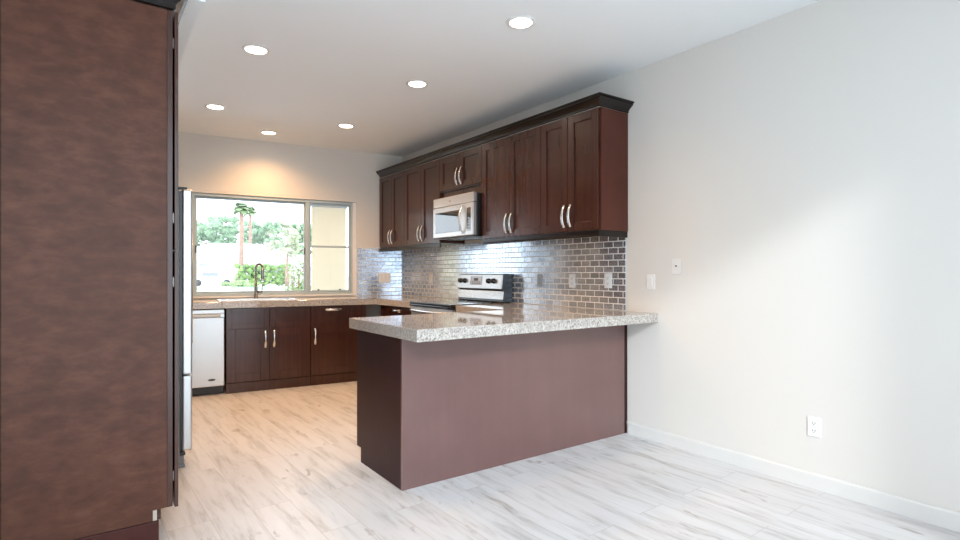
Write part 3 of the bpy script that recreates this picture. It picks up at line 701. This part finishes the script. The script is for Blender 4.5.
MB().box(-5.2, -2.2, -.06, -.002, .05, 2.1).build('garage_door', M['concrete'], h1)
MB().box(3.0, 4.5, -.06, -.002, .9, 2.0).build('window', M['darkwin'], h1)
for px in (-7.0, -4.0, -1.2): MB().box(px-.12, px+.12, -.85, -.61, 0, 2.24).build('porch_post', M['stucco'], h1)
h2 = house(tan(307), 76, BZ, 9, 5, 2.3, 3.9, 'pale neighbouring house half hidden by the yellowish tree')
MB().box(-3, -1.6, -.06, -.002, .9, 2.0).build('window', M['darkwin'], h2)
# parked car
cc = at(tan(212), 55.5); car = thing('car', 'pale parked car in front of the house', 'car', (cc.x, cc.y, GZ), BZ)
mb = MB(); mb.sweep([[(x, y, z) for x, z in ((-2.1, .3), (2.1, .3), (2.15, .75), (1.2, .95), (.6, 1.42), (-1.0, 1.45), (-1.7, .95), (-2.15, .85))] for y in (-.85, .85)]); mb.build('car_body', M['car'], car)
for x in (-1.3, 1.3):
    for y in (-.87, .70): MB().tube([(x, y, .32), (x, y+.17, .32)], .32, 18).build('wheel', M['black'], car, True)
MB().box(-.9, .5, -.87, -.851, .98, 1.36).build('car_window', M['darkwin'], car)

def tree(r, q, h, rad, m, label, n=26, sq=1.0, low=.35, grp='trees beyond the houses', cat='tree'):
    c = at(r, q); t = thing('tree', label, cat, (c.x, c.y, GZ), random.uniform(0, 6), grp)
    MB().tube([(0, 0, 0), (.1, 0, h*.3), (0, .1, h*.62)], [.22, .17, .10], 8).build('trunk', M['bark'], t, True)
    mb = MB()
    for i in range(n*3):
        a = random.uniform(0, 2*PI); rr = rad*math.sqrt(random.random())*.86; z = h*(low+(1-low)*random.random()*.92)
        k = 1-.55*abs((z/h-low)/(1-low)-.45)
        c0 = Vector((rr*math.cos(a)*k, rr*math.sin(a)*k, z))
        mb.blob(c0, rad*random.uniform(.10, .20)*sq, 1, .4, (1, 1, .8))
        for q_ in range(14):
            p = c0 + Vector((random.gauss(0, 1), random.gauss(0, 1), random.gauss(0, .8)))*rad*.13; u_ = Vector((random.uniform(-1, 1), random.uniform(-1, 1), random.uniform(-1, 1))).normalized()*rad*.05; v_ = u_.orthogonal().normalized()*rad*.03
            mb.bm.faces.new([mb.bm.verts.new(x_) for x_ in (p-u_, p+v_, p+u_, p-v_)])
    mb.build('crown', m, t)
TREES = [(206, 84, 9.6, 3.7, 'tree', 'green tree at the far left of the window view'), (224, 94, 11.2, 3.7, 'tree', 'tall green tree behind the left of the wide roof'),
         (243, 104, 11.6, 3.7, 'tree', 'green tree behind the palms'), (263, 84, 9.4, 3.6, 'tree', 'green tree behind the right half of the wide roof'),
         (281, 94, 10.8, 3.7, 'tree_pale', 'pale tree right of the palms beyond the roofs'), (302, 104, 11.0, 3.9, 'tree', 'green tree at the right edge of the left pane'), (183, 104, 11, 3.7, 'tree', 'green tree just outside the left window jamb')]
for u, q, h, rd, m, lb in TREES: tree(tan(u), q, h, rd, M[m], lb)
tree(tan(287), 52.5, 5.6, 2.0, M['tree_pale'], 'yellowish airy tree in front of the second house', 12, .7, .5)

def palm(u, q, h, label):
    c = at(tan(u), q); t = thing('palm_tree', label, 'palm tree', (c.x, c.y, GZ), 0, 'fan palms across the street')
    MB().tube([(0, 0, 0), (.03, 0, h*.3), (.06, 0, h*.7), (.02, 0, h)], [.30, .24, .21, .18], 12).build('trunk', M['bark'], t, True)
    mb = MB()
    for i in range(26):
        a = i*2.399; el = -.5+1.7*(i/25); L = random.uniform(.8, 1.2); d = Vector((math.cos(a)*math.cos(el), math.sin(a)*math.cos(el), math.sin(el))); sd = d.cross(Vector((0, 0, 1))).normalized()
        b = Vector((.02, 0, h)); prev = None
        for s in range(5):
            f = s/4; p = b+d*L*f-Vector((0, 0, .45*f*f*L)); wd = .05+.42*math.sin(PI*min(1, f*.95+.05))
            cur = [mb.bm.verts.new(p-sd*wd-Vector((0, 0, .08))), mb.bm.verts.new(p), mb.bm.verts.new(p+sd*wd-Vector((0, 0, .08)))]
            if prev: mb.bm.faces.new((prev[0], prev[1], cur[1], cur[0])); mb.bm.faces.new((prev[1], prev[2], cur[2], cur[1]))
            prev = cur
    mb.build('fronds', M['palm'], t)
palm(241, 56, 8.1, 'left fan palm with the taller full trunk across the street'); palm(250, 77, 10.2, 'right fan palm rising behind the wide roof')
# hedge and shrubs
c = at(tan(263), 54); hd_ = MB()
for i in range(220): hd_.blob((random.uniform(-2.5, 2.5), random.uniform(-.5, .5), random.uniform(.2, 2.05)), random.uniform(.16, .28), 1, .4)
o = hd_.build('hedge', M['hedge'], None, False, (c.x, c.y, GZ), BZ); tag(o, 'clipped bright green hedge in front of the wide-roofed house', 'hedge')
for u, q, rd, lb in ((240, 51, .62, 'low round shrub at the foot of the left palm'), (227, 53.5, .42, 'small low shrub left of the palm trunk'), (252, 50.9, .4, 'low shrub between the palm and the hedge')):
    c = at(tan(u), q); mb = MB()
    for i in range(16): mb.blob((random.uniform(-1, 1)*rd, random.uniform(-.5, .5)*rd, random.uniform(.2, .75)*rd), rd*.38, 2, .3)
    o = mb.build('shrub', M['shrub'], None, False, (c.x, c.y, GZ), 0); tag(o, lb, 'shrub', 'low shrubs across the street')
# leafy bush near the window at the right
c = at(tan(296), 11.5); t = thing('bush', 'loose leafy bush close outside the window at lower right', 'bush', (c.x, c.y, GZ), 0)
st = MB(); lf = MB()
for i in range(34):
    a = random.uniform(0, 2*PI); sp = random.uniform(.05, .42); hh = random.uniform(.75, 1.75)
    p0 = Vector((0, 0, 0)); p1 = Vector((math.cos(a)*sp*.5, math.sin(a)*sp*.5, hh*.6)); p2 = Vector((math.cos(a)*sp, math.sin(a)*sp, hh)); st.tube([p0, p1, p2], [.012, .008, .004], 5)
    for j in range(16):
        f = random.uniform(.35, 1); p = p1.lerp(p2, (f-.35)/.65) + Vector((random.uniform(-.07, .07), random.uniform(-.07, .07), random.uniform(-.05, .05)))
        n_ = Vector((random.uniform(-1, 1), random.uniform(-1, 1), random.uniform(-.3, 1))).normalized(); u_ = n_.orthogonal().normalized()*random.uniform(.03, .05); v_ = n_.cross(u_).normalized()*random.uniform(.015, .025)
        lf.bm.faces.new([lf.bm.verts.new(p-u_), lf.bm.verts.new(p+v_), lf.bm.verts.new(p+u_), lf.bm.verts.new(p-v_)])
st.build('stems', M['bark'], t, True); lf.build('leaves', M['shrub'], t)
